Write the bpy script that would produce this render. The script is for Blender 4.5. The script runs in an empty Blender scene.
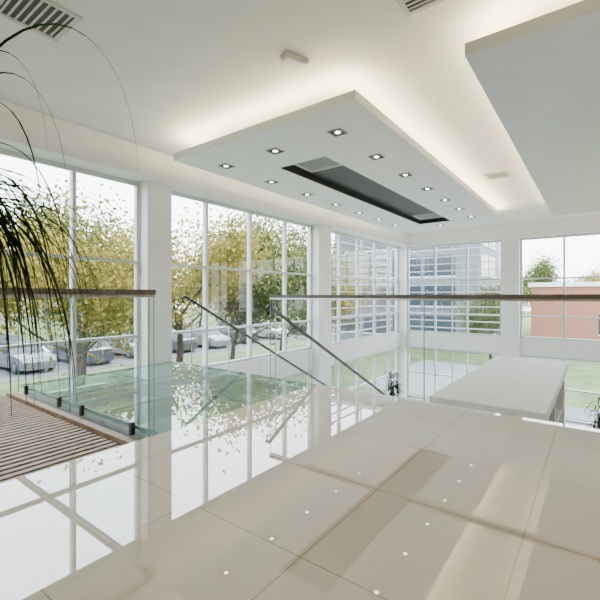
import bpy, math, random
from mathutils import Vector, Matrix
random.seed(7)
scene = bpy.context.scene
C = bpy.context.collection

# ---------------------------------------------------------------- materials
def mat(name, col, rough=0.5, metal=0.0, noise=None, ior=None, coat=0.0, bump=None):
    m = bpy.data.materials.new(name); m.use_nodes = True
    nt = m.node_tree; b = nt.nodes['Principled BSDF']
    b.inputs['Base Color'].default_value = (*col, 1)
    b.inputs['Roughness'].default_value = rough
    b.inputs['Metallic'].default_value = metal
    if ior: b.inputs['IOR'].default_value = ior
    if coat: b.inputs['Coat Weight'].default_value = coat
    tc = nt.nodes.new('ShaderNodeTexCoord')
    n = nt.nodes.new('ShaderNodeTexNoise')
    sc, amt = noise if noise else (4.0, 0.03)
    n.inputs['Scale'].default_value = sc
    n.inputs['Detail'].default_value = 4
    r = nt.nodes.new('ShaderNodeValToRGB')
    r.color_ramp.elements[0].position = 0.3; r.color_ramp.elements[1].position = 0.7
    r.color_ramp.elements[0].color = (*[max(0, c*(1-amt)) for c in col], 1)
    r.color_ramp.elements[1].color = (*[min(1, c*(1+amt)) for c in col], 1)
    nt.links.new(tc.outputs['Object'], n.inputs['Vector'])
    nt.links.new(n.outputs['Fac'], r.inputs['Fac'])
    nt.links.new(r.outputs['Color'], b.inputs['Base Color'])
    return m

def glass_mat(name, tint=(0.96, 0.985, 0.975), ior=1.45, diff=None, diffamt=0.0, rough=0.0):
    m = bpy.data.materials.new(name); m.use_nodes = True
    nt = m.node_tree; nt.nodes.clear()
    o = nt.nodes.new('ShaderNodeOutputMaterial')
    t = nt.nodes.new('ShaderNodeBsdfTransparent'); t.inputs[0].default_value = (*tint, 1)
    g = nt.nodes.new('ShaderNodeBsdfGlossy'); g.inputs['Roughness'].default_value = rough
    g.inputs['Color'].default_value = (1, 1, 1, 1)
    f = nt.nodes.new('ShaderNodeFresnel'); f.inputs['IOR'].default_value = ior
    mx = nt.nodes.new('ShaderNodeMixShader')
    nt.links.new(f.outputs[0], mx.inputs[0])
    src = t.outputs[0]
    if diff:
        d = nt.nodes.new('ShaderNodeBsdfDiffuse'); d.inputs[0].default_value = (*diff, 1)
        m2 = nt.nodes.new('ShaderNodeMixShader'); m2.inputs[0].default_value = diffamt
        nt.links.new(t.outputs[0], m2.inputs[1]); nt.links.new(d.outputs[0], m2.inputs[2])
        src = m2.outputs[0]
    nt.links.new(src, mx.inputs[1]); nt.links.new(g.outputs[0], mx.inputs[2])
    nt.links.new(mx.outputs[0], o.inputs[0])
    return m

def emis(name, col, s):
    m = bpy.data.materials.new(name); m.use_nodes = True
    nt = m.node_tree; nt.nodes.clear()
    o = nt.nodes.new('ShaderNodeOutputMaterial'); e = nt.nodes.new('ShaderNodeEmission')
    e.inputs[0].default_value = (*col, 1); e.inputs[1].default_value = s
    nt.links.new(e.outputs[0], o.inputs[0]); return m

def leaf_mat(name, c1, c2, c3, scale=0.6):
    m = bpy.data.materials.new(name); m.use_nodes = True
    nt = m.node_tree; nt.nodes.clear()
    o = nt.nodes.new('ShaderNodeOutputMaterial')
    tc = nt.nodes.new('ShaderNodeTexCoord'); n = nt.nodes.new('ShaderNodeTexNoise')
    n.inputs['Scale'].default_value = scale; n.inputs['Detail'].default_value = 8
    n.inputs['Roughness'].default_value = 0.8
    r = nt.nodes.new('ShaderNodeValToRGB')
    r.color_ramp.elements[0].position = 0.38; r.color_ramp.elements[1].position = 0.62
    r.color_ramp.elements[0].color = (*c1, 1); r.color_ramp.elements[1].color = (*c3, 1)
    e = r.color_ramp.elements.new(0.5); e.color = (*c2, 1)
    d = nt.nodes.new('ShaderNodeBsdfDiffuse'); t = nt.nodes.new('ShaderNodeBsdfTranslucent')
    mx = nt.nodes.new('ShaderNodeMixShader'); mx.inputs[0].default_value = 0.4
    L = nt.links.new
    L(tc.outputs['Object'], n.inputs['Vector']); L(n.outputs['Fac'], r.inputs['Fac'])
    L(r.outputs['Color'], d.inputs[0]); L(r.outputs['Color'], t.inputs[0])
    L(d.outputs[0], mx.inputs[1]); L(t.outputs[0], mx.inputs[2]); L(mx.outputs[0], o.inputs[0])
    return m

def tile_mat(name, c1, c2, grout, size, ox, oy, rough=0.04, ior=1.6, gw=0.004):
    m = bpy.data.materials.new(name); m.use_nodes = True
    nt = m.node_tree; b = nt.nodes['Principled BSDF']; L = nt.links.new
    geo = nt.nodes.new('ShaderNodeNewGeometry'); mp = nt.nodes.new('ShaderNodeMapping')
    mp.inputs['Location'].default_value = (-ox, -oy, 0)
    br = nt.nodes.new('ShaderNodeTexBrick')
    br.offset = 0.0; br.squash = 1.0
    br.inputs['Scale'].default_value = 1.0
    br.inputs['Brick Width'].default_value = size; br.inputs['Row Height'].default_value = size
    br.inputs['Mortar Size'].default_value = gw; br.inputs['Mortar Smooth'].default_value = 0.0
    br.inputs['Color1'].default_value = (*c1, 1); br.inputs['Color2'].default_value = (*c2, 1)
    br.inputs['Mortar'].default_value = (*grout, 1)
    L(geo.outputs['Position'], mp.inputs['Vector']); L(mp.outputs[0], br.inputs['Vector'])
    n = nt.nodes.new('ShaderNodeTexNoise'); n.inputs['Scale'].default_value = 3; n.inputs['Detail'].default_value = 6
    L(geo.outputs['Position'], n.inputs['Vector'])
    mx = nt.nodes.new('ShaderNodeMix'); mx.data_type = 'RGBA'; mx.blend_type = 'MULTIPLY'
    mx.inputs[0].default_value = 0.06
    L(br.outputs['Color'], mx.inputs[6]); L(n.outputs['Color'], mx.inputs[7])
    L(mx.outputs[2], b.inputs['Base Color'])
    b.inputs['Roughness'].default_value = rough; b.inputs['IOR'].default_value = ior
    return m

M = {}
M['white'] = mat('white_paint', (0.84, 0.84, 0.84), 0.6)
M['ceil'] = mat('ceiling_paint', (0.77, 0.77, 0.74), 0.75)
M['panel'] = mat('ceiling_panel_paint', (0.86, 0.86, 0.85), 0.55)
M['greypanel'] = mat('satin_panel_paint', (0.66, 0.66, 0.66), 0.25)
M['cream'] = mat('cream_wall_paint', (0.78, 0.71, 0.60), 0.6)
M['frame'] = mat('window_frame_white', (0.60, 0.62, 0.64), 0.4)
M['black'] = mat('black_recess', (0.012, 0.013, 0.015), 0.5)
M['steel'] = mat('brushed_steel', (0.45, 0.45, 0.45), 0.28, 1.0)
M['darksteel'] = mat('dark_bronze', (0.03, 0.028, 0.027), 0.5, 0.0)
M['rail'] = mat('handrail_greybrown', (0.10, 0.088, 0.08), 0.38, noise=(20, 0.2))
M['vent'] = mat('vent_dark', (0.05, 0.05, 0.05), 0.6)
M['ventw'] = mat('vent_white', (0.55, 0.55, 0.53), 0.5)
M['lampframe'] = mat('downlight_housing', (0.28, 0.27, 0.26), 0.35, 0.4)
M['glass'] = glass_mat('window_glass', (0.97, 0.985, 0.98), 1.3)
M['railglass'] = glass_mat('balustrade_glass', (0.95, 0.975, 0.97), 1.18)
M['edgeglass'] = mat('glass_edge_green', (0.14, 0.28, 0.26), 0.15)
M['floorglass'] = glass_mat('glass_floor_pane', (0.50, 0.82, 0.79), 1.8, (0.36, 0.64, 0.63), 0.20)
M['tile'] = tile_mat('polished_cream_tile', (0.61, 0.54, 0.455), (0.63, 0.56, 0.475), (0.32, 0.26, 0.20), 0.73, -0.27, 1.34, 0.005, 2.5, .0025)
M['ltile'] = tile_mat('ground_floor_tile', (0.48, 0.475, 0.46), (0.51, 0.505, 0.49), (0.34, 0.335, 0.32), 0.6, 0, 0, 0.06, 1.8)
M['wood'] = mat('deck_wood', (0.23, 0.13, 0.07), 0.45, noise=(14, 0.35))
M['led'] = emis('led_strip_warm', (1.0, 0.83, 0.48), 100)
M['lamp'] = emis('downlight_bulb', (1.0, 0.92, 0.76), 10)
M['fillpanel'] = emis('added_fill_warm', (1.0, 0.76, 0.47), 16)  # warm glow for the added out-of-view fill panels
M['grass'] = mat('lawn_grass', (0.11, 0.15, 0.05), 0.9, noise=(1.2, 0.4))
M['asphalt'] = mat('asphalt', (0.12, 0.12, 0.125), 0.85, noise=(2, 0.15))
M['paving'] = mat('paving', (0.20, 0.21, 0.22), 0.85, noise=(2, 0.15))
M['bark'] = mat('bark', (0.06, 0.046, 0.038), 0.9, noise=(8, 0.4))
M['ly'] = leaf_mat('leaves_yellow', (0.08, 0.10, 0.025), (0.27, 0.23, 0.05), (0.50, 0.37, 0.12), 1.0)
M['lg'] = leaf_mat('leaves_green', (0.05, 0.08, 0.03), (0.12, 0.16, 0.055), (0.27, 0.26, 0.10), 1.0)
M['lb'] = leaf_mat('leaves_mauve', (0.08, 0.07, 0.07), (0.13, 0.115, 0.10), (0.23, 0.20, 0.14), 1.0)
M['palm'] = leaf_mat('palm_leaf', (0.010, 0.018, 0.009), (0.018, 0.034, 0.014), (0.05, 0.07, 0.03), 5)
M['pot'] = mat('ceramic_pot', (0.65, 0.64, 0.62), 0.35)
M['soil'] = mat('soil', (0.06, 0.04, 0.03), 0.95, noise=(20, 0.4))
M['brick'] = mat('orange_render', (0.36, 0.16, 0.105), 0.8)
M['concrete'] = mat('light_concrete', (0.36, 0.37, 0.39), 0.8)
M['bluegrey'] = mat('bluegrey_cladding', (0.13, 0.155, 0.185), 0.6)
M['bwin'] = mat('dark_window_glass', (0.04, 0.055, 0.075), 0.1)
M['tyre'] = mat('tyre_rubber', (0.03, 0.03, 0.03), 0.8)

# ---------------------------------------------------------------- mesh builder
class MB:
    def __init__(s): s.v=[]; s.f=[]; s.mi=[]; s.mats=[]; s.sm=[]
    def m(s, k):
        mt = M[k] if isinstance(k, str) else k
        if mt not in s.mats: s.mats.append(mt)
        return s.mats.index(mt)
    def box(s, x0,x1,y0,y1,z0,z1,k):
        i=len(s.v); mi=s.m(k)
        s.v += [(x0,y0,z0),(x1,y0,z0),(x1,y1,z0),(x0,y1,z0),(x0,y0,z1),(x1,y0,z1),(x1,y1,z1),(x0,y1,z1)]
        for q in [(0,3,2,1),(4,5,6,7),(0,1,5,4),(1,2,6,5),(2,3,7,6),(3,0,4,7)]:
            s.f.append(tuple(i+a for a in q)); s.mi.append(mi); s.sm.append(False)
        return s
    def face(s, pts, k, sm=False):
        i=len(s.v); s.v += [tuple(p) for p in pts]; s.f.append(tuple(range(i,i+len(pts)))); s.mi.append(s.m(k)); s.sm.append(sm)
    def lathe(s, prof, k, c=(0,0,0), n=24, cap=True):
        mi=s.m(k); i=len(s.v)
        for r,z in prof:
            for a in range(n):
                t=2*math.pi*a/n; s.v.append((c[0]+r*math.cos(t), c[1]+r*math.sin(t), c[2]+z))
        for j in range(len(prof)-1):
            for a in range(n):
                b=(a+1)%n
                s.f.append((i+j*n+a,i+j*n+b,i+(j+1)*n+b,i+(j+1)*n+a)); s.mi.append(mi); s.sm.append(True)
        if cap:
            s.f.append(tuple(i+a for a in range(n))[::-1]); s.mi.append(mi); s.sm.append(False)
            o=i+(len(prof)-1)*n
            s.f.append(tuple(o+a for a in range(n))); s.mi.append(mi); s.sm.append(False)
    def tube(s, pts, rad, k, n=8, cap=True):
        mi=s.m(k); i=len(s.v); pts=[Vector(p) for p in pts]
        rads = rad if isinstance(rad,(list,tuple)) else [rad]*len(pts)
        for j,p in enumerate(pts):
            t=(pts[min(j+1,len(pts)-1)]-pts[max(j-1,0)]).normalized()
            u=t.cross(Vector((0,0,1)))
            if u.length<0.05: u=t.cross(Vector((1,0,0)))
            u.normalize(); w=u.cross(t)
            for a in range(n):
                an=2*math.pi*a/n
                s.v.append(tuple(p+(u*math.cos(an)+w*math.sin(an))*rads[j]))
        for j in range(len(pts)-1):
            for a in range(n):
                b=(a+1)%n
                s.f.append((i+j*n+a,i+j*n+b,i+(j+1)*n+b,i+(j+1)*n+a)); s.mi.append(mi); s.sm.append(True)
        if cap:
            s.f.append(tuple(i+a for a in range(n))[::-1]); s.mi.append(mi); s.sm.append(False)
            o=i+(len(pts)-1)*n
            s.f.append(tuple(o+a for a in range(n))); s.mi.append(mi); s.sm.append(False)
    def obj(s, name, parent=None, bevel=0, loc=None, rotz=0):
        me=bpy.data.meshes.new(name); me.from_pydata(s.v,[],s.f)
        for mt in s.mats: me.materials.append(mt)
        me.polygons.foreach_set('material_index', s.mi)
        me.polygons.foreach_set('use_smooth', s.sm)
        me.update()
        o=bpy.data.objects.new(name, me); C.objects.link(o)
        if parent: o.parent=parent
        if bevel:
            b=o.modifiers.new('bevel','BEVEL'); b.width=bevel; b.segments=2; b.limit_method='ANGLE'
        if loc: o.location=loc
        if rotz: o.rotation_euler[2]=rotz
        return o
def box(name,x0,x1,y0,y1,z0,z1,k,parent=None,bevel=0):
    return MB().box(x0,x1,y0,y1,z0,z1,k).obj(name,parent,bevel)
def empty(name, loc=(0,0,0)):
    e=bpy.data.objects.new(name,None); e.empty_display_size=0.2; e.location=loc; C.objects.link(e); return e

# ---------------------------------------------------------------- constants
XW=-6.0; YB=14.5; XR=5.0; YF=-4.0; ZC=3.4; ZG=-2.7; ZW=2.95

# ---------------------------------------------------------------- shell
box('floor', -2.8, XR, YF, 4.1, -0.30, 0.0, 'tile')
box('ground_floor', XW-0.1, XR, YF, YB+0.1, ZG-0.15, ZG, 'ltile')
box('ceiling', XW-0.1, XR, YF, YB+0.1, ZC, ZC+0.15, 'ceil')
box('wall_right', XR, XR+0.15, YF, YB+0.1, ZG, ZC, 'cream')
box('wall_front', XW-0.1, XR, YF-0.15, YF, ZG, ZC, 'cream')
w=MB()
w.box(XW-0.15,-5.6,YF,YB,ZW,ZC,'white')
w.box(XW-0.15,XW+0.10,YF,YB,-0.80,-0.28,'white')
for a,b in [(-1.6,-1.1),(3.62,4.07),(8.5,9.1),(14.15,14.6)]:
    w.box(XW-0.12,-5.75,a,b,ZG,ZW,'white')
w.obj('wall_left')
w=MB()
w.box(-5.6,XR,YB-0.25,YB+0.1,ZW,ZC,'white')
w.box(-5.75,XR,YB-0.10,YB+0.12,-0.78,-0.25,'white')
for a,b in [(-2.5,-1.98),(2.9,3.4)]:
    w.box(a,b,YB-0.25,YB+0.12,ZG,ZW,'white')
w.obj('wall_back')

wn=[0]
def window_y(y0,y1,mull,z0,z1,trans):
    wn[0]+=1
    p=empty('window_%d'%wn[0])
    f=MB(); t=0.026
    f.box(XW-0.04,XW+0.04,y0,y1,z0,z0+0.06,'frame'); f.box(XW-0.04,XW+0.04,y0,y1,z1-0.06,z1,'frame')
    f.box(XW-0.04,XW+0.04,y0,y0+0.06,z0+.06,z1-.06,'frame'); f.box(XW-0.04,XW+0.04,y1-0.06,y1,z0+.06,z1-.06,'frame')
    for m_ in mull: f.box(XW-0.05,XW+0.05,m_-t,m_+t,z0+.06,z1-.06,'frame')
    for z in trans: f.box(XW-0.038,XW+0.038,y0+.06,y1-.06,z-0.022,z+0.022,'frame')
    f.obj('frame',p)
    g=MB(); g.face([(XW,y0+.02,z0+.02),(XW,y1-.02,z0+.02),(XW,y1-.02,z1-.02),(XW,y0+.02,z1-.02)],'glass'); g.obj('pane',p)
def window_x(x0,x1,mull,z0,z1,trans):
    wn[0]+=1
    p=empty('window_%d'%wn[0]); Y=YB
    f=MB(); t=0.026
    f.box(x0,x1,Y-.04,Y+.04,z0,z0+.06,'frame'); f.box(x0,x1,Y-.04,Y+.04,z1-.06,z1,'frame')
    f.box(x0,x0+.06,Y-.04,Y+.04,z0+.06,z1-.06,'frame'); f.box(x1-.06,x1,Y-.04,Y+.04,z0+.06,z1-.06,'frame')
    for m_ in mull: f.box(m_-t,m_+t,Y-.05,Y+.05,z0+.06,z1-.06,'frame')
    for z in trans: f.box(x0+.06,x1-.06,Y-.038,Y+.038,z-.022,z+.022,'frame')
    f.obj('frame',p)
    g=MB(); g.face([(x0+.02,Y,z0+.02),(x1-.02,Y,z0+.02),(x1-.02,Y,z1-.02),(x0+.02,Y,z1-.02)],'glass'); g.obj('pane',p)
TU=[1.65,0.45]
for (z0,z1,tr) in [(-0.28,ZW,TU),(ZG,-0.80,[-1.75])]:
    window_y(YF,-1.6,[-2.8],z0,z1,tr)
    window_y(-1.1,3.62,[0.2,1.4,2.6],z0,z1,tr)
    window_y(4.07,8.5,[5.0,6.2,7.4],z0,z1,tr)
    window_y(9.1,14.15,[9.9,11.0,12.2,13.3],z0,z1,tr)
for (z0,z1,tr) in [(-0.25,ZW,TU),(ZG,-0.78,[-1.75])]:
    window_x(-5.75,-2.5,[-4.7,-3.6],z0,z1,tr)
    window_x(-1.98,2.9,[-0.8,0.4,1.6],z0,z1,tr)
    window_x(3.4,XR,[4.2],z0,z1,tr)

# ---------------------------------------------------------------- suspended ceiling panels
p=empty('suspended_ceiling_panel')
b=MB()
X0,X1,Y0,Y1=-4.88,-1.92,3.48,11.6; hx0,hx1,hy0,hy1=-3.87,-3.03,4.66,10.6; zb,zt=3.05,3.15
b.box(X0,hx0,Y0,Y1,zb,zt,'panel'); b.box(hx1,X1,Y0,Y1,zb,zt,'panel')
b.box(hx0,hx1,Y0,hy0,zb,zt,'panel'); b.box(hx0,hx1,hy1,Y1,zb,zt,'panel')
b.box(X0+.45,X1-.45,Y0+.45,Y1-.45,zt+.03,ZC-0.001,'panel')
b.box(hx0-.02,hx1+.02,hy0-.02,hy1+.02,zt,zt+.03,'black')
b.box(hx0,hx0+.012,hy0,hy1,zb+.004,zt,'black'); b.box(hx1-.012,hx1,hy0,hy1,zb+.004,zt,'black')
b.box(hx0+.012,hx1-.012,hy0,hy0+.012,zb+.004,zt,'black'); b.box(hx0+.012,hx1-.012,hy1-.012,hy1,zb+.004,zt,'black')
b.obj('panel_body',p)
def ledring(x0,x1,y0,y1,parent):
    l=MB(); z=zt+0.002; e=.12; ww=.035
    l.box(x0+e,x1-e,y0+e,y0+e+ww,z,z+.012,'led'); l.box(x0+e,x1-e,y1-e-ww,y1-e,z,z+.012,'led')
    l.box(x0+e,x0+e+ww,y0+e+ww,y1-e-ww,z,z+.012,'led'); l.box(x1-e-ww,x1-e,y0+e+ww,y1-e-ww,z,z+.012,'led')
    l.obj('led_strip',parent)
ledring(X0,X1,Y0,Y1,p)
p=empty('suspended_ceiling_panel')
b=MB(); b.box(-.86,4.3,3.38,11.4,zb,zt,'greypanel'); b.box(-.4,3.9,3.85,10.95,zt,ZC-.001,'panel'); b.obj('panel_body',p)
ledring(-.86,4.3,3.38,11.4,p)

def vent(x,y,z,sx,sy,name='ceiling_vent'):
    b=MB(); t=.04
    b.box(-sx/2,sx/2,-sy/2,-sy/2+t,-.015,0,'ventw'); b.box(-sx/2,sx/2,sy/2-t,sy/2,-.015,0,'ventw')
    b.box(-sx/2,-sx/2+t,-sy/2+t,sy/2-t,-.015,0,'ventw'); b.box(sx/2-t,sx/2,-sy/2+t,sy/2-t,-.015,0,'ventw')
    b.box(-sx/2+t,sx/2-t,-sy/2+t,sy/2-t,-.003,0,'vent')
    n=max(3,int((sy-2*t)/.05))
    for i in range(n):
        yy=-sy/2+t+(i+.5)*(sy-2*t)/n
        b.box(-sx/2+t,sx/2-t,yy-.008,yy+.008,-.008,-.003,'ventw')
    return b.obj(name,loc=(x,y,z))
vent(-3.65,1.30,ZC,.5,.5)
vent(-1.52,8.3,ZC,.42,.42)
vent(-1.0,3.02,ZC,.5,.22)
vent(-3.45,5.05,zt-.002,.62,.60)
vent(-3.45,10.1,zt-.002,.62,.60)
b=MB(); b.box(-.13,.13,-.055,.055,-.045,0,'ventw'); b.box(-.11,.11,-.04,.04,-.06,-.045,'white')
o=b.obj('emergency_light',bevel=.01,loc=(-2.33,3.03,ZC)); o.rotation_euler[2]=-0.35+math.pi/2

def downlight(x,y,z):
    b=MB(); s=.09; t=.014
    b.box(-s,s,-s,-s+t,-.010,0,'lampframe'); b.box(-s,s,s-t,s,-.010,0,'lampframe')
    b.box(-s,-s+t,-s+t,s-t,-.010,0,'lampframe'); b.box(s-t,s,-s+t,s-t,-.010,0,'lampframe')
    b.box(-s+t,s-t,-s+t,s-t,-.003,0,'black')
    b.lathe([(.032,-.009),(.036,-.003)],'lamp',n=16)
    o=b.obj('recessed_downlight',loc=(x,y,z))
    l=bpy.data.lights.new('bulb','SPOT'); l.energy=8; l.color=(1,.84,.64); l.spot_size=1.9; l.spot_blend=.6; l.shadow_soft_size=.06
    lo=bpy.data.objects.new('bulb',l); C.objects.link(lo); lo.parent=o; lo.location=(0,0,-.02)
for k in range(7):
    downlight(-2.47,4.05+1.04*k,zb); downlight(-4.45,4.1+1.04*k,zb)
downlight(-3.46,4.07,zb); downlight(-3.46,11.1,zb)

for (x,y) in [(2.6,1.0),(2.6,-1.8),(-.6,-1.8),(1.0,1.6)]:  # unseen glowing panels added to brighten the room and warm the floor
    b=MB(); b.box(-.32,.32,-.32,.32,-.02,0,'ventw'); b.box(-.28,.28,-.28,.28,-.026,-.02,'fillpanel'); b.obj('added_fill_panel',loc=(x,y,ZC))

# ---------------------------------------------------------------- glass floor
p=empty('glass_floor')
b=MB(); gx=[-5.74,-4.76,-3.78,-2.81]; gy=[1.88,2.98,4.09]
for i in range(3):
    for j in range(2):
        x0,x1,y0,y1=gx[i]+.008,gx[i+1]-.008,gy[j]+.008,gy[j+1]-.008
        b.face([(x0,y0,-.004),(x1,y0,-.004),(x1,y1,-.004),(x0,y1,-.004)],'floorglass')
b.obj('panes',p)
b=MB()
for x in gx: b.box(x-.008 if x>-5.7 else x,x+.008,gy[0],4.09,-.03,-.003,'edgeglass')
for y in gy: b.box(-5.74,-2.81,y-.008,y+.008,-.031,-.0035,'edgeglass')
b.obj('pane_edges',p)
b=MB()
for x in gx[1:]: b.box(x-.03,x+.03,gy[0],4.09,-.22,-.055,'frame')
for y in (1.92,2.98,4.06): b.box(-5.74,-2.84,y-.03,y+.03,-.20,-.06,'frame')
b.obj('support_beams',p)

# ---------------------------------------------------------------- wood deck
p=empty('slatted_wood_deck')
b=MB(); x=-5.72
while x<-2.95:
    b.box(x,x+.05,YF+.02,1.70,-.13,-.10,'wood'); x+=.085
b.box(-5.73,-2.88,1.72,1.79,-.16,-.07,'wood')
b.obj('slats',p)
b=MB()
y=YF+.2
while y<1.7:
    b.box(-5.73,-2.88,y,y+.06,-.22,-.131,'darksteel'); y+=.8
b.box(-5.73,-2.88,YF+.02,1.79,-.26,-.221,'black')
b.obj('joists',p)

# ---------------------------------------------------------------- balustrades
def balustrade(name, pts0, pts1, ztop, zbot=-.12, seg=1.5, rail='rail', h0=0.05, channel=False):
    p=empty(name)
    a=Vector((*pts0,0)); c=Vector((*pts1,0)); L=(c-a).length; d=(c-a)/L; n=Vector((-d.y,d.x,0))
    k=max(1,round(L/seg)); s=L/k
    g=MB(); e=MB(); cl=MB()
    for i in range(k):
        q0=a+d*(i*s+.003); q1=a+d*((i+1)*s-.003)
        g.face([(q0.x,q0.y,zbot),(q1.x,q1.y,zbot),(q1.x,q1.y,ztop-h0),(q0.x,q0.y,ztop-h0)],'railglass')
        for q in (q0,q1):
            w0=q-n*.005-d*.0015; w1=q+n*.005+d*.0015
            e.box(min(w0.x,w1.x),max(w0.x,w1.x),min(w0.y,w1.y),max(w0.y,w1.y),zbot,ztop-h0,'edgeglass')
        for f in (.18,.82):
            q=a+d*((i+f)*s)
            if channel:
                cl.box(q.x-.018,q.x+.018,q.y-.018,q.y+.018,-.075,.03,'darksteel')
            else:
                cl.box(q.x-.028,q.x+.028,q.y-.028,q.y+.028,-.085,-.03,'steel')
    g.obj('glass_panels',p); e.obj('glass_edges',p); cl.obj('clamps',p)
    r=MB(); w0=a-n*.028; w1=c+n*.028
    r.box(min(w0.x,w1.x),max(w0.x,w1.x),min(w0.y,w1.y),max(w0.y,w1.y),ztop-h0+.012,ztop,rail)
    w0=a-n*.018; w1=c+n*.018
    r.box(min(w0.x,w1.x),max(w0.x,w1.x),min(w0.y,w1.y),max(w0.y,w1.y),ztop-h0-.012,ztop-h0+.012,'steel')
    r.obj('handrail',p,bevel=.004)
    return p
balustrade('glass_balustrade',(-2.83,YF+.05),(-2.83,1.84),1.15,zbot=-.09)
balustrade('glass_balustrade',(-5.72,1.84),(-2.90,1.84),1.15,zbot=-.09,channel=True)
balustrade('glass_balustrade',(-3.60,4.13),(XR-.03,4.13),1.115,zbot=-.22,seg=2.1)

# ---------------------------------------------------------------- staircase
p=empty('staircase')
N=16; rise=-ZG/N; run=5.12/N; sx0,sx1=-5.62,-3.72; ys=4.20
b=MB()
for i in range(N-1):
    z=-(i+1)*rise; y=ys+i*run
    b.box(sx0,sx1,y,y+run+.02,z-.05,z,'ltile')
    b.box(sx0+.05,sx1-.05,y,y+.02,z-.0,z+rise-.05,'white')
b.obj('treads',p)
b=MB()
for x in (sx0-.06,sx1):
    x1=x+.06; ye=ys+N*run-.02
    for (xx,flip) in ((x,0),(x1,1)):
        b.face([(xx,ys,-.02),(xx,ye,ZG+.02),(xx,ye-.35,ZG+.0),(xx,ys,-.38)],'white')
    b.face([(x,ys,-.02),(x1,ys,-.02),(x1,ye,ZG+.02),(x,ye,ZG+.02)],'white')
    b.face([(x,ys,-.38),(x1,ys,-.38),(x1,ye-.35,ZG),(x,ye-.35,ZG)],'white')
b.obj('stringers',p)
sl=-rise/run
for (x,zs,nm) in ((-3.69,.96,'handrail_right'),(-5.58,1.10,'handrail_left')):
    b=MB()
    ye=ys+(ZG+.93-zs)/sl
    pts=[(x,ys-.02,zs-.12),(x,ys-.05,zs-.03),(x,ys,zs),(x,ye,zs+sl*(ye-ys)),(x,ye+.12,zs+sl*(ye-ys)-.02),(x,ye+.14,zs+sl*(ye-ys)-.12)]
    b.tube(pts,.026,'darksteel',10)
    for j in range(7):
        y=ys+.15+j*(ye-ys-.3)/6
        zr=zs+sl*(y-ys)
        b.tube([(x,y,sl*(y-ys)-.05),(x,y,zr)],.008,'steel',8)
    b.obj(nm,p)
    g=MB(); zz=.12
    g.face([(x+.02,ys+.1,-.0),(x+.02,ye,sl*(ye-ys-.0)),(x+.02,ye,zs+sl*(ye-ys)-zz),(x+.02,ys+.1,zs-zz+sl*.1)],'railglass')
    g.obj('side_glass',p)

# ---------------------------------------------------------------- white counter on the ground floor
p=empty('display_counter')
b=MB(); b.box(-1.60,-.41,4.70,8.68,-.21,-.09,'white'); b.obj('top',p,bevel=.008)
b=MB()
for y in (4.78,6.6,8.44): b.box(-1.54,-.47,y,y+.14,ZG,-.21,'white')
b.box(-1.54,-1.40,4.92,8.44,ZG,-.21,'white')
for z in (-.95,-1.75):
    b.box(-1.40,-.50,4.92,6.60,z,z+.04,'white'); b.box(-1.40,-.50,6.74,8.44,z,z+.04,'white')
b.obj('carcass',p)

# ---------------------------------------------------------------- plants
def strip(b,pts,wid,k,side):
    n=len(pts); i=len(b.v); mi=b.m(k)
    for j,pt in enumerate(pts):
        t=j/(n-1); w_=wid*min(1,.5+2*t)*(1-t**3)+.0008
        s_=side*w_
        b.v += [tuple(pt-s_),tuple(pt-Vector((0,0,w_*.45))),tuple(pt+s_)]
    for j in range(n-1):
        for c in (0,1):
            b.f.append((i+j*3+c,i+j*3+c+1,i+(j+1)*3+c+1,i+(j+1)*3+c)); b.mi.append(mi); b.sm.append(True)
def arc_leaf(b,c,az,reach,up,drop,wid,k='palm',n=18):
    d=Vector((math.cos(az),math.sin(az),0)); Z=Vector((0,0,1))
    P=[c, c+d*reach*.3+Z*up, c+d*reach*1.0+Z*up*.95, c+d*reach*1.05-Z*drop]
    pts=[]
    for j in range(n):
        t=j/(n-1); u=1-t
        pts.append(P[0]*u**3+P[1]*3*u*u*t+P[2]*3*u*t*t+P[3]*t**3)
    strip(b,pts,wid,k,Vector((-d.y,d.x,0)))
p=empty('ponytail_palm_plant',(-1.78,.29,0))
b=MB(); b.lathe([(.12,0),(.15,.03),(.19,.32),(.20,.36),(.18,.36),(.175,.30)],'pot',n=32); b.lathe([(.172,.30),(.01,.31)],'soil',n=24); b.obj('pot',p,)
b=MB(); b.lathe([(.09,.30),(.105,.36),(.085,.46),(.05,.60),(.035,.9),(.028,1.2),(.034,1.36),(.015,1.42)],'bark',n=16); b.obj('trunk',p)
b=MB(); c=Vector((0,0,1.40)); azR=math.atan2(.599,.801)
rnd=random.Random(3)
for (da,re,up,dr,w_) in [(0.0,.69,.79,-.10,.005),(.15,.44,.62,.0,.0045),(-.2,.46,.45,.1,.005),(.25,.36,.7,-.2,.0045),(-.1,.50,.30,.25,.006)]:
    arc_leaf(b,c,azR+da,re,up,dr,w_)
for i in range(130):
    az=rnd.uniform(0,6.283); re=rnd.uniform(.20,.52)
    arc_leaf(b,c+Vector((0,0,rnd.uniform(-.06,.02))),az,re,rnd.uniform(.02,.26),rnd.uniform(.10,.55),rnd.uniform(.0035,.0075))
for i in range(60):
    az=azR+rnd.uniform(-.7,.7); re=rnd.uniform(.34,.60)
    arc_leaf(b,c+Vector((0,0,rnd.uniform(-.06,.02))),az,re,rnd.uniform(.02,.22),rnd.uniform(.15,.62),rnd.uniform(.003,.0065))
b.obj('leaves',p)

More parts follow.
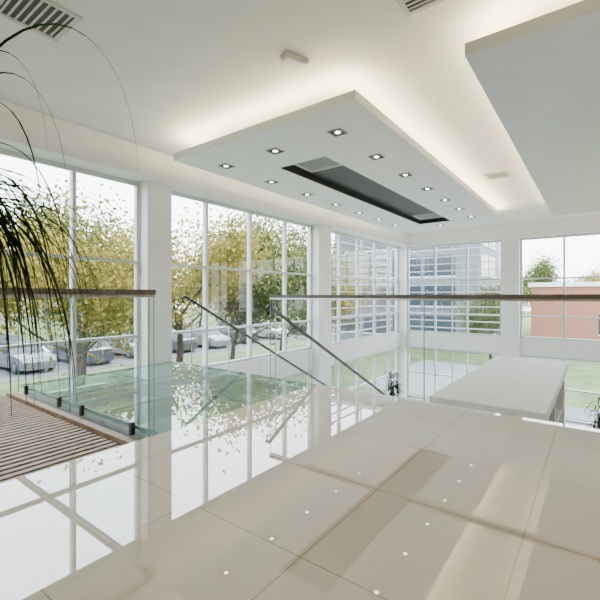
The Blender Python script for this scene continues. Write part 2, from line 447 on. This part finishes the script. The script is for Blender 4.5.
def potted_shrub(x,y,z,h,seed,name='potted_plant'):
    rnd=random.Random(seed); p=empty(name,(x,y,z))
    b=MB(); b.lathe([(.16,0),(.22,.4),(.24,.45),(.215,.45),(.2,.40)],'pot',n=24); b.lathe([(.20,.40),(.01,.41)],'soil',n=20); b.obj('pot',p)
    b=MB(); b2=MB()
    for s in range(4):
        a=rnd.uniform(0,6.28); top=Vector((.12*math.cos(a),.12*math.sin(a),h*rnd.uniform(.7,1)-.15))
        base=Vector((.05*math.cos(a),.05*math.sin(a),.4))
        b.tube([base,(base+top)/2+Vector((.02,0,0)),top],[.02,.015,.008],'bark',8)
        for k in range(26):
            t=rnd.uniform(.35,1); q=base.lerp(top,t)
            arc_leaf(b2,q,rnd.uniform(0,6.28),rnd.uniform(.12,.25),rnd.uniform(.05,.2),rnd.uniform(-.05,.15),.018,n=7)
    b.obj('stems',p); b2.obj('leaves',p)
potted_shrub(-4.95,11.4,ZG,1.70,5)
potted_shrub(.12,9.6,ZG,1.90,8)

# ---------------------------------------------------------------- exterior
ZO=-2.85
g=MB(); g.box(-110,60,-60,120,ZO-.2,ZO,'grass'); g.obj('lawn_ground')
g=MB(); g.box(-33,-21.5,-40,100,ZO,ZO+.02,'asphalt'); g.obj('car_park')
g=MB(); g.box(-8.5,-1.2,YB+.85,24,ZO,ZO+.03,'paving'); g.box(-1.2,8,YB+.85,17,ZO,ZO+.03,'paving'); g.obj('paved_path')

b=MB()
for i in range(12):
    z=-.1+i*.265
    b.box(-6.3,-2.3,15.1,15.16,z,z+.035,'frame')
for x in (-6.2,-4.3,-2.4): b.box(x-.02,x+.02,15.16,15.2,ZO,3.4,'concrete')
b.obj('sun_louvers')
b=MB()
for i in range(12):
    z=-.1+i*.265
    b.box(-6.60,-6.54,9.9,14.9,z,z+.03,'frame')
for y in (10,12.4,14.8): b.box(-6.64,-6.60,y-.02,y+.02,ZO,3.4,'concrete')
b.obj('sun_louvers')

def building(name,x0,x1,y0,y1,h,k,fl=3.0,ww=1.6,gap=1.0,band=None):
    b=MB(); b.box(x0,x1,y0,y1,ZO,ZO+h,k)
    b.box(x0-.2,x1+.2,y0-.2,y1+.2,ZO+h,ZO+h+.35,band or 'concrete')
    z=ZO+1.0
    while z+1.5<ZO+h:
        y=y0+gap
        while y+ww<y1:
            b.box(x1-.05,x1+.03,y,y+ww,z,z+1.5,'bwin'); b.box(x1,x1+.1,y-.06,y+ww+.06,z-.1,z-.002,'frame'); y+=ww+gap
        x=x0+gap
        while x+ww<x1:
            b.box(x,x+ww,y0-.03,y0+.05,z,z+1.5,'bwin'); b.box(x-.06,x+ww+.06,y0-.1,y0,z-.1,z-.002,'frame'); x+=ww+gap
        z+=fl
    return b.obj(name)
building('office_building',-18,-6.4,29,36,10.5,'bluegrey',2.2,2.2,.3)
building('brick_building',-4.4,14,38,47,4.7,'brick',5,1.8,4.5,'white')
building('apartment_building',-95,-80,18,48,9,'concrete')
building('apartment_building',-82,-64,66,90,11,'concrete')

def tree_mesh(name,seed,H,R,leafk,nleaf,ls=.17,sg=.4):
    rnd=random.Random(seed); b=MB(); ends=[]
    def branch(p,d,L,r,lev):
        n=4; pts=[p]; rr=[r]
        q=p.copy(); dd=d.copy()
        for i in range(n):
            dd=(dd+Vector((rnd.uniform(-.18,.18),rnd.uniform(-.18,.18),rnd.uniform(-.02,.14)))).normalized()
            q=q+dd*L/n; pts.append(q.copy()); rr.append(r*(1-.55*(i+1)/n))
            if lev>=1: ends.append(q.copy())
        b.tube(pts,rr,'bark',6 if lev<2 else 4,cap=False)
        if lev<4:
            for i in range(4 if lev==0 else 3):
                a=rnd.uniform(0,6.28); e=rnd.uniform(-.1,.9) if lev<2 else rnd.uniform(.1,.9)
                nd=Vector((math.cos(a)*math.cos(e),math.sin(a)*math.cos(e),math.sin(e)))
                nd=(nd+dd*.6).normalized()
                st=pts[rnd.randint(2,4)]
                branch(st,nd,L*rnd.uniform(.6,.8),rr[-1]*.8,lev+1)
    branch(Vector((0,0,0)),Vector((0,0,1)),H*.34,R,0)
    for i in range(nleaf):
        c=rnd.choice(ends)+Vector((rnd.gauss(0,sg),rnd.gauss(0,sg),rnd.gauss(0,sg)))
        if c.z<1.2: continue
        u=Vector((rnd.gauss(0,1),rnd.gauss(0,1),rnd.gauss(0,1))).normalized()
        v=u.cross(Vector((rnd.gauss(0,1),rnd.gauss(0,1),rnd.gauss(0,1)))).normalized()
        s=ls*rnd.uniform(.5,1)
        b.face([c-u*s,c-v*s*.55,c+u*s,c+v*s*.55],leafk)
    return b.obj(name)
T=[tree_mesh('tree',1,9.5,.20,'ly',10500,.12,.5),tree_mesh('tree',2,9,.17,'lg',12500,.125,.5),tree_mesh('tree',3,9,.16,'lb',11000,.11,.5),tree_mesh('tree',4,8.5,.16,'ly',10500,.12,.55)]
places=[(0,-12.5,5.4),(3,-14.0,2.0),(0,-14.5,10.6),(2,-15.0,14.2),(1,-13.2,15.8),(3,-13.5,18.6),(2,-15.5,22),(3,-13,-3.5),(1,-16.8,7.5),
        (1,-36,14),(1,-36,5),(0,-35,21),(3,-36,10),(2,-35,17),(1,-37,30),(0,-38,40),(1,-35,-3),(3,-36,1),(2,-37,35),(0,-45,12),(1,-46,22),(3,-47,30),(1,-46,4),
        (2,-44,48),(1,-40,56),(0,-30,60),(1,-25,52),(3,-15.8,45),(1,-5.6,26.6),(0,1,54),(1,6,56),(1,-5,53),(3,-10,50),(1,14,31),(3,-55,17),(1,-56,27),(0,-57,40),(1,-55,8)]
used=set()
for i,(k,x,y) in enumerate(places):
    if k not in used: o=T[k]; used.add(k)
    else:
        o=bpy.data.objects.new('tree',T[k].data); C.objects.link(o)
    o.location=(x,y,ZO); o.rotation_euler[2]=i*1.7; s=.9+.25*((i*37)%10)/10
    if (x,y)==(-5.6,26.6): s=.62; o.location=(-5.0,25.6,ZO)
    o.scale=(s,s,s)

def car(x,y,rot,col,i):
    paint=mat('car_paint_%d'%i,col,.25,.2,coat=.6)
    p=empty('car',(x,y,ZO+.02)); p.rotation_euler[2]=rot
    b=MB(); mi=b.m(paint); gi=b.m('bwin')
    st=[(-2.15,.62,.62,.70,.60),(-2.05,.88,.90,.82,.66),(-1.75,.92,.96,.86,.62),(-1.25,.93,1.38,.88,.60),(-.2,.93,1.47,.89,.62),(.45,.92,1.42,.89,.60),(1.15,.90,.95,.88,.66),(1.85,.80,.82,.84,.66),(2.15,.55,.56,.72,.6)]
    for (sx,zbelt,zr,w_,wr) in st:
        b.v += [(sx,-w_,.22),(sx,-w_-.02,.55),(sx,-w_,zbelt),(sx,-wr,zr),(sx,wr,zr),(sx,w_,zbelt),(sx,w_+.02,.55),(sx,w_,.22)]
    for j in range(len(st)-1):
        for k in range(8):
            k2=(k+1)%8
            b.f.append((j*8+k,j*8+k2,(j+1)*8+k2,(j+1)*8+k)); b.sm.append(False)
            gl = (k in (2,4) and 1<j<6) or (k==3 and j in (2,5))
            b.mi.append(gi if gl else mi)
    b.f.append(tuple(range(8))); b.mi.append(mi); b.sm.append(False)
    o_=(len(st)-1)*8; b.f.append(tuple(o_+k for k in range(8))[::-1]); b.mi.append(mi); b.sm.append(False)
    b.obj('body',p,bevel=.03)
    wh=MB()
    for wx in (-1.35,1.35):
        for wy in (-.80,.80):
            wh.tube([(wx,wy-.11,.31),(wx,wy+.11,.31)],.31,'tyre',20)
            wh.tube([(wx,wy-.12,.31),(wx,wy+.12,.31)],.18,'steel',14)
    wh.obj('wheels',p)
    li=MB()
    for s in (-1,1):
        li.box(2.02,2.12,s*.62-.12,s*.62+.12,.60,.70,'frame'); li.box(-2.13,-2.05,s*.66-.1,s*.66+.1,.65,.80,'brick')
    li.obj('lights',p)
cols=[(.22,.23,.25),(.07,.08,.10),(.36,.36,.36),(.03,.03,.04),(.14,.16,.19),(.05,.06,.10),(.20,.20,.21),(.08,.08,.08)]
i=0
for y in [-4,-1,2.2,5.2,8.2,11.2,14.4,17.4,20.4,24,28,33]:
    car(-25+(i%3)*.2,y,math.pi*(i%2)+.03,cols[i%8],i); i+=1
for (x,y) in [(-30.5,3),(-30.5,9),(-30.5,15),(-30.5,22),(-30.5,29)]:
    car(x,y,math.pi/2,cols[(i+2)%8],i); i+=1

# ---------------------------------------------------------------- world + sun
wd=bpy.data.worlds.new('World'); scene.world=wd; wd.use_nodes=True
nt=wd.node_tree; bg=nt.nodes['Background']
tc=nt.nodes.new('ShaderNodeTexCoord'); sp=nt.nodes.new('ShaderNodeSeparateXYZ'); r=nt.nodes.new('ShaderNodeValToRGB')
r.color_ramp.elements[0].position=0; r.color_ramp.elements[0].color=(.97,.99,1,1)
r.color_ramp.elements[1].position=.9; r.color_ramp.elements[1].color=(.72,.86,1,1)
nt.links.new(tc.outputs['Generated'],sp.inputs[0]); nt.links.new(sp.outputs['Z'],r.inputs[0]); nt.links.new(r.outputs[0],bg.inputs[0])
bg.inputs[1].default_value=10.0
s=bpy.data.lights.new('sun','SUN'); s.energy=4; s.angle=.3; s.color=(1,.96,.88)
so=bpy.data.objects.new('sun',s); C.objects.link(so); so.rotation_euler=(math.radians(40),math.radians(20),math.radians(200))

# ---------------------------------------------------------------- camera
cam=bpy.data.cameras.new('camera'); cam.sensor_width=36; cam.lens=397/600*36; cam.shift_y=-4/600
co=bpy.data.objects.new('camera',cam); C.objects.link(co); co.location=(0,0,1.1)
co.rotation_euler=(math.radians(90),0,math.radians(36.8))
cam.clip_end=500
scene.camera=co
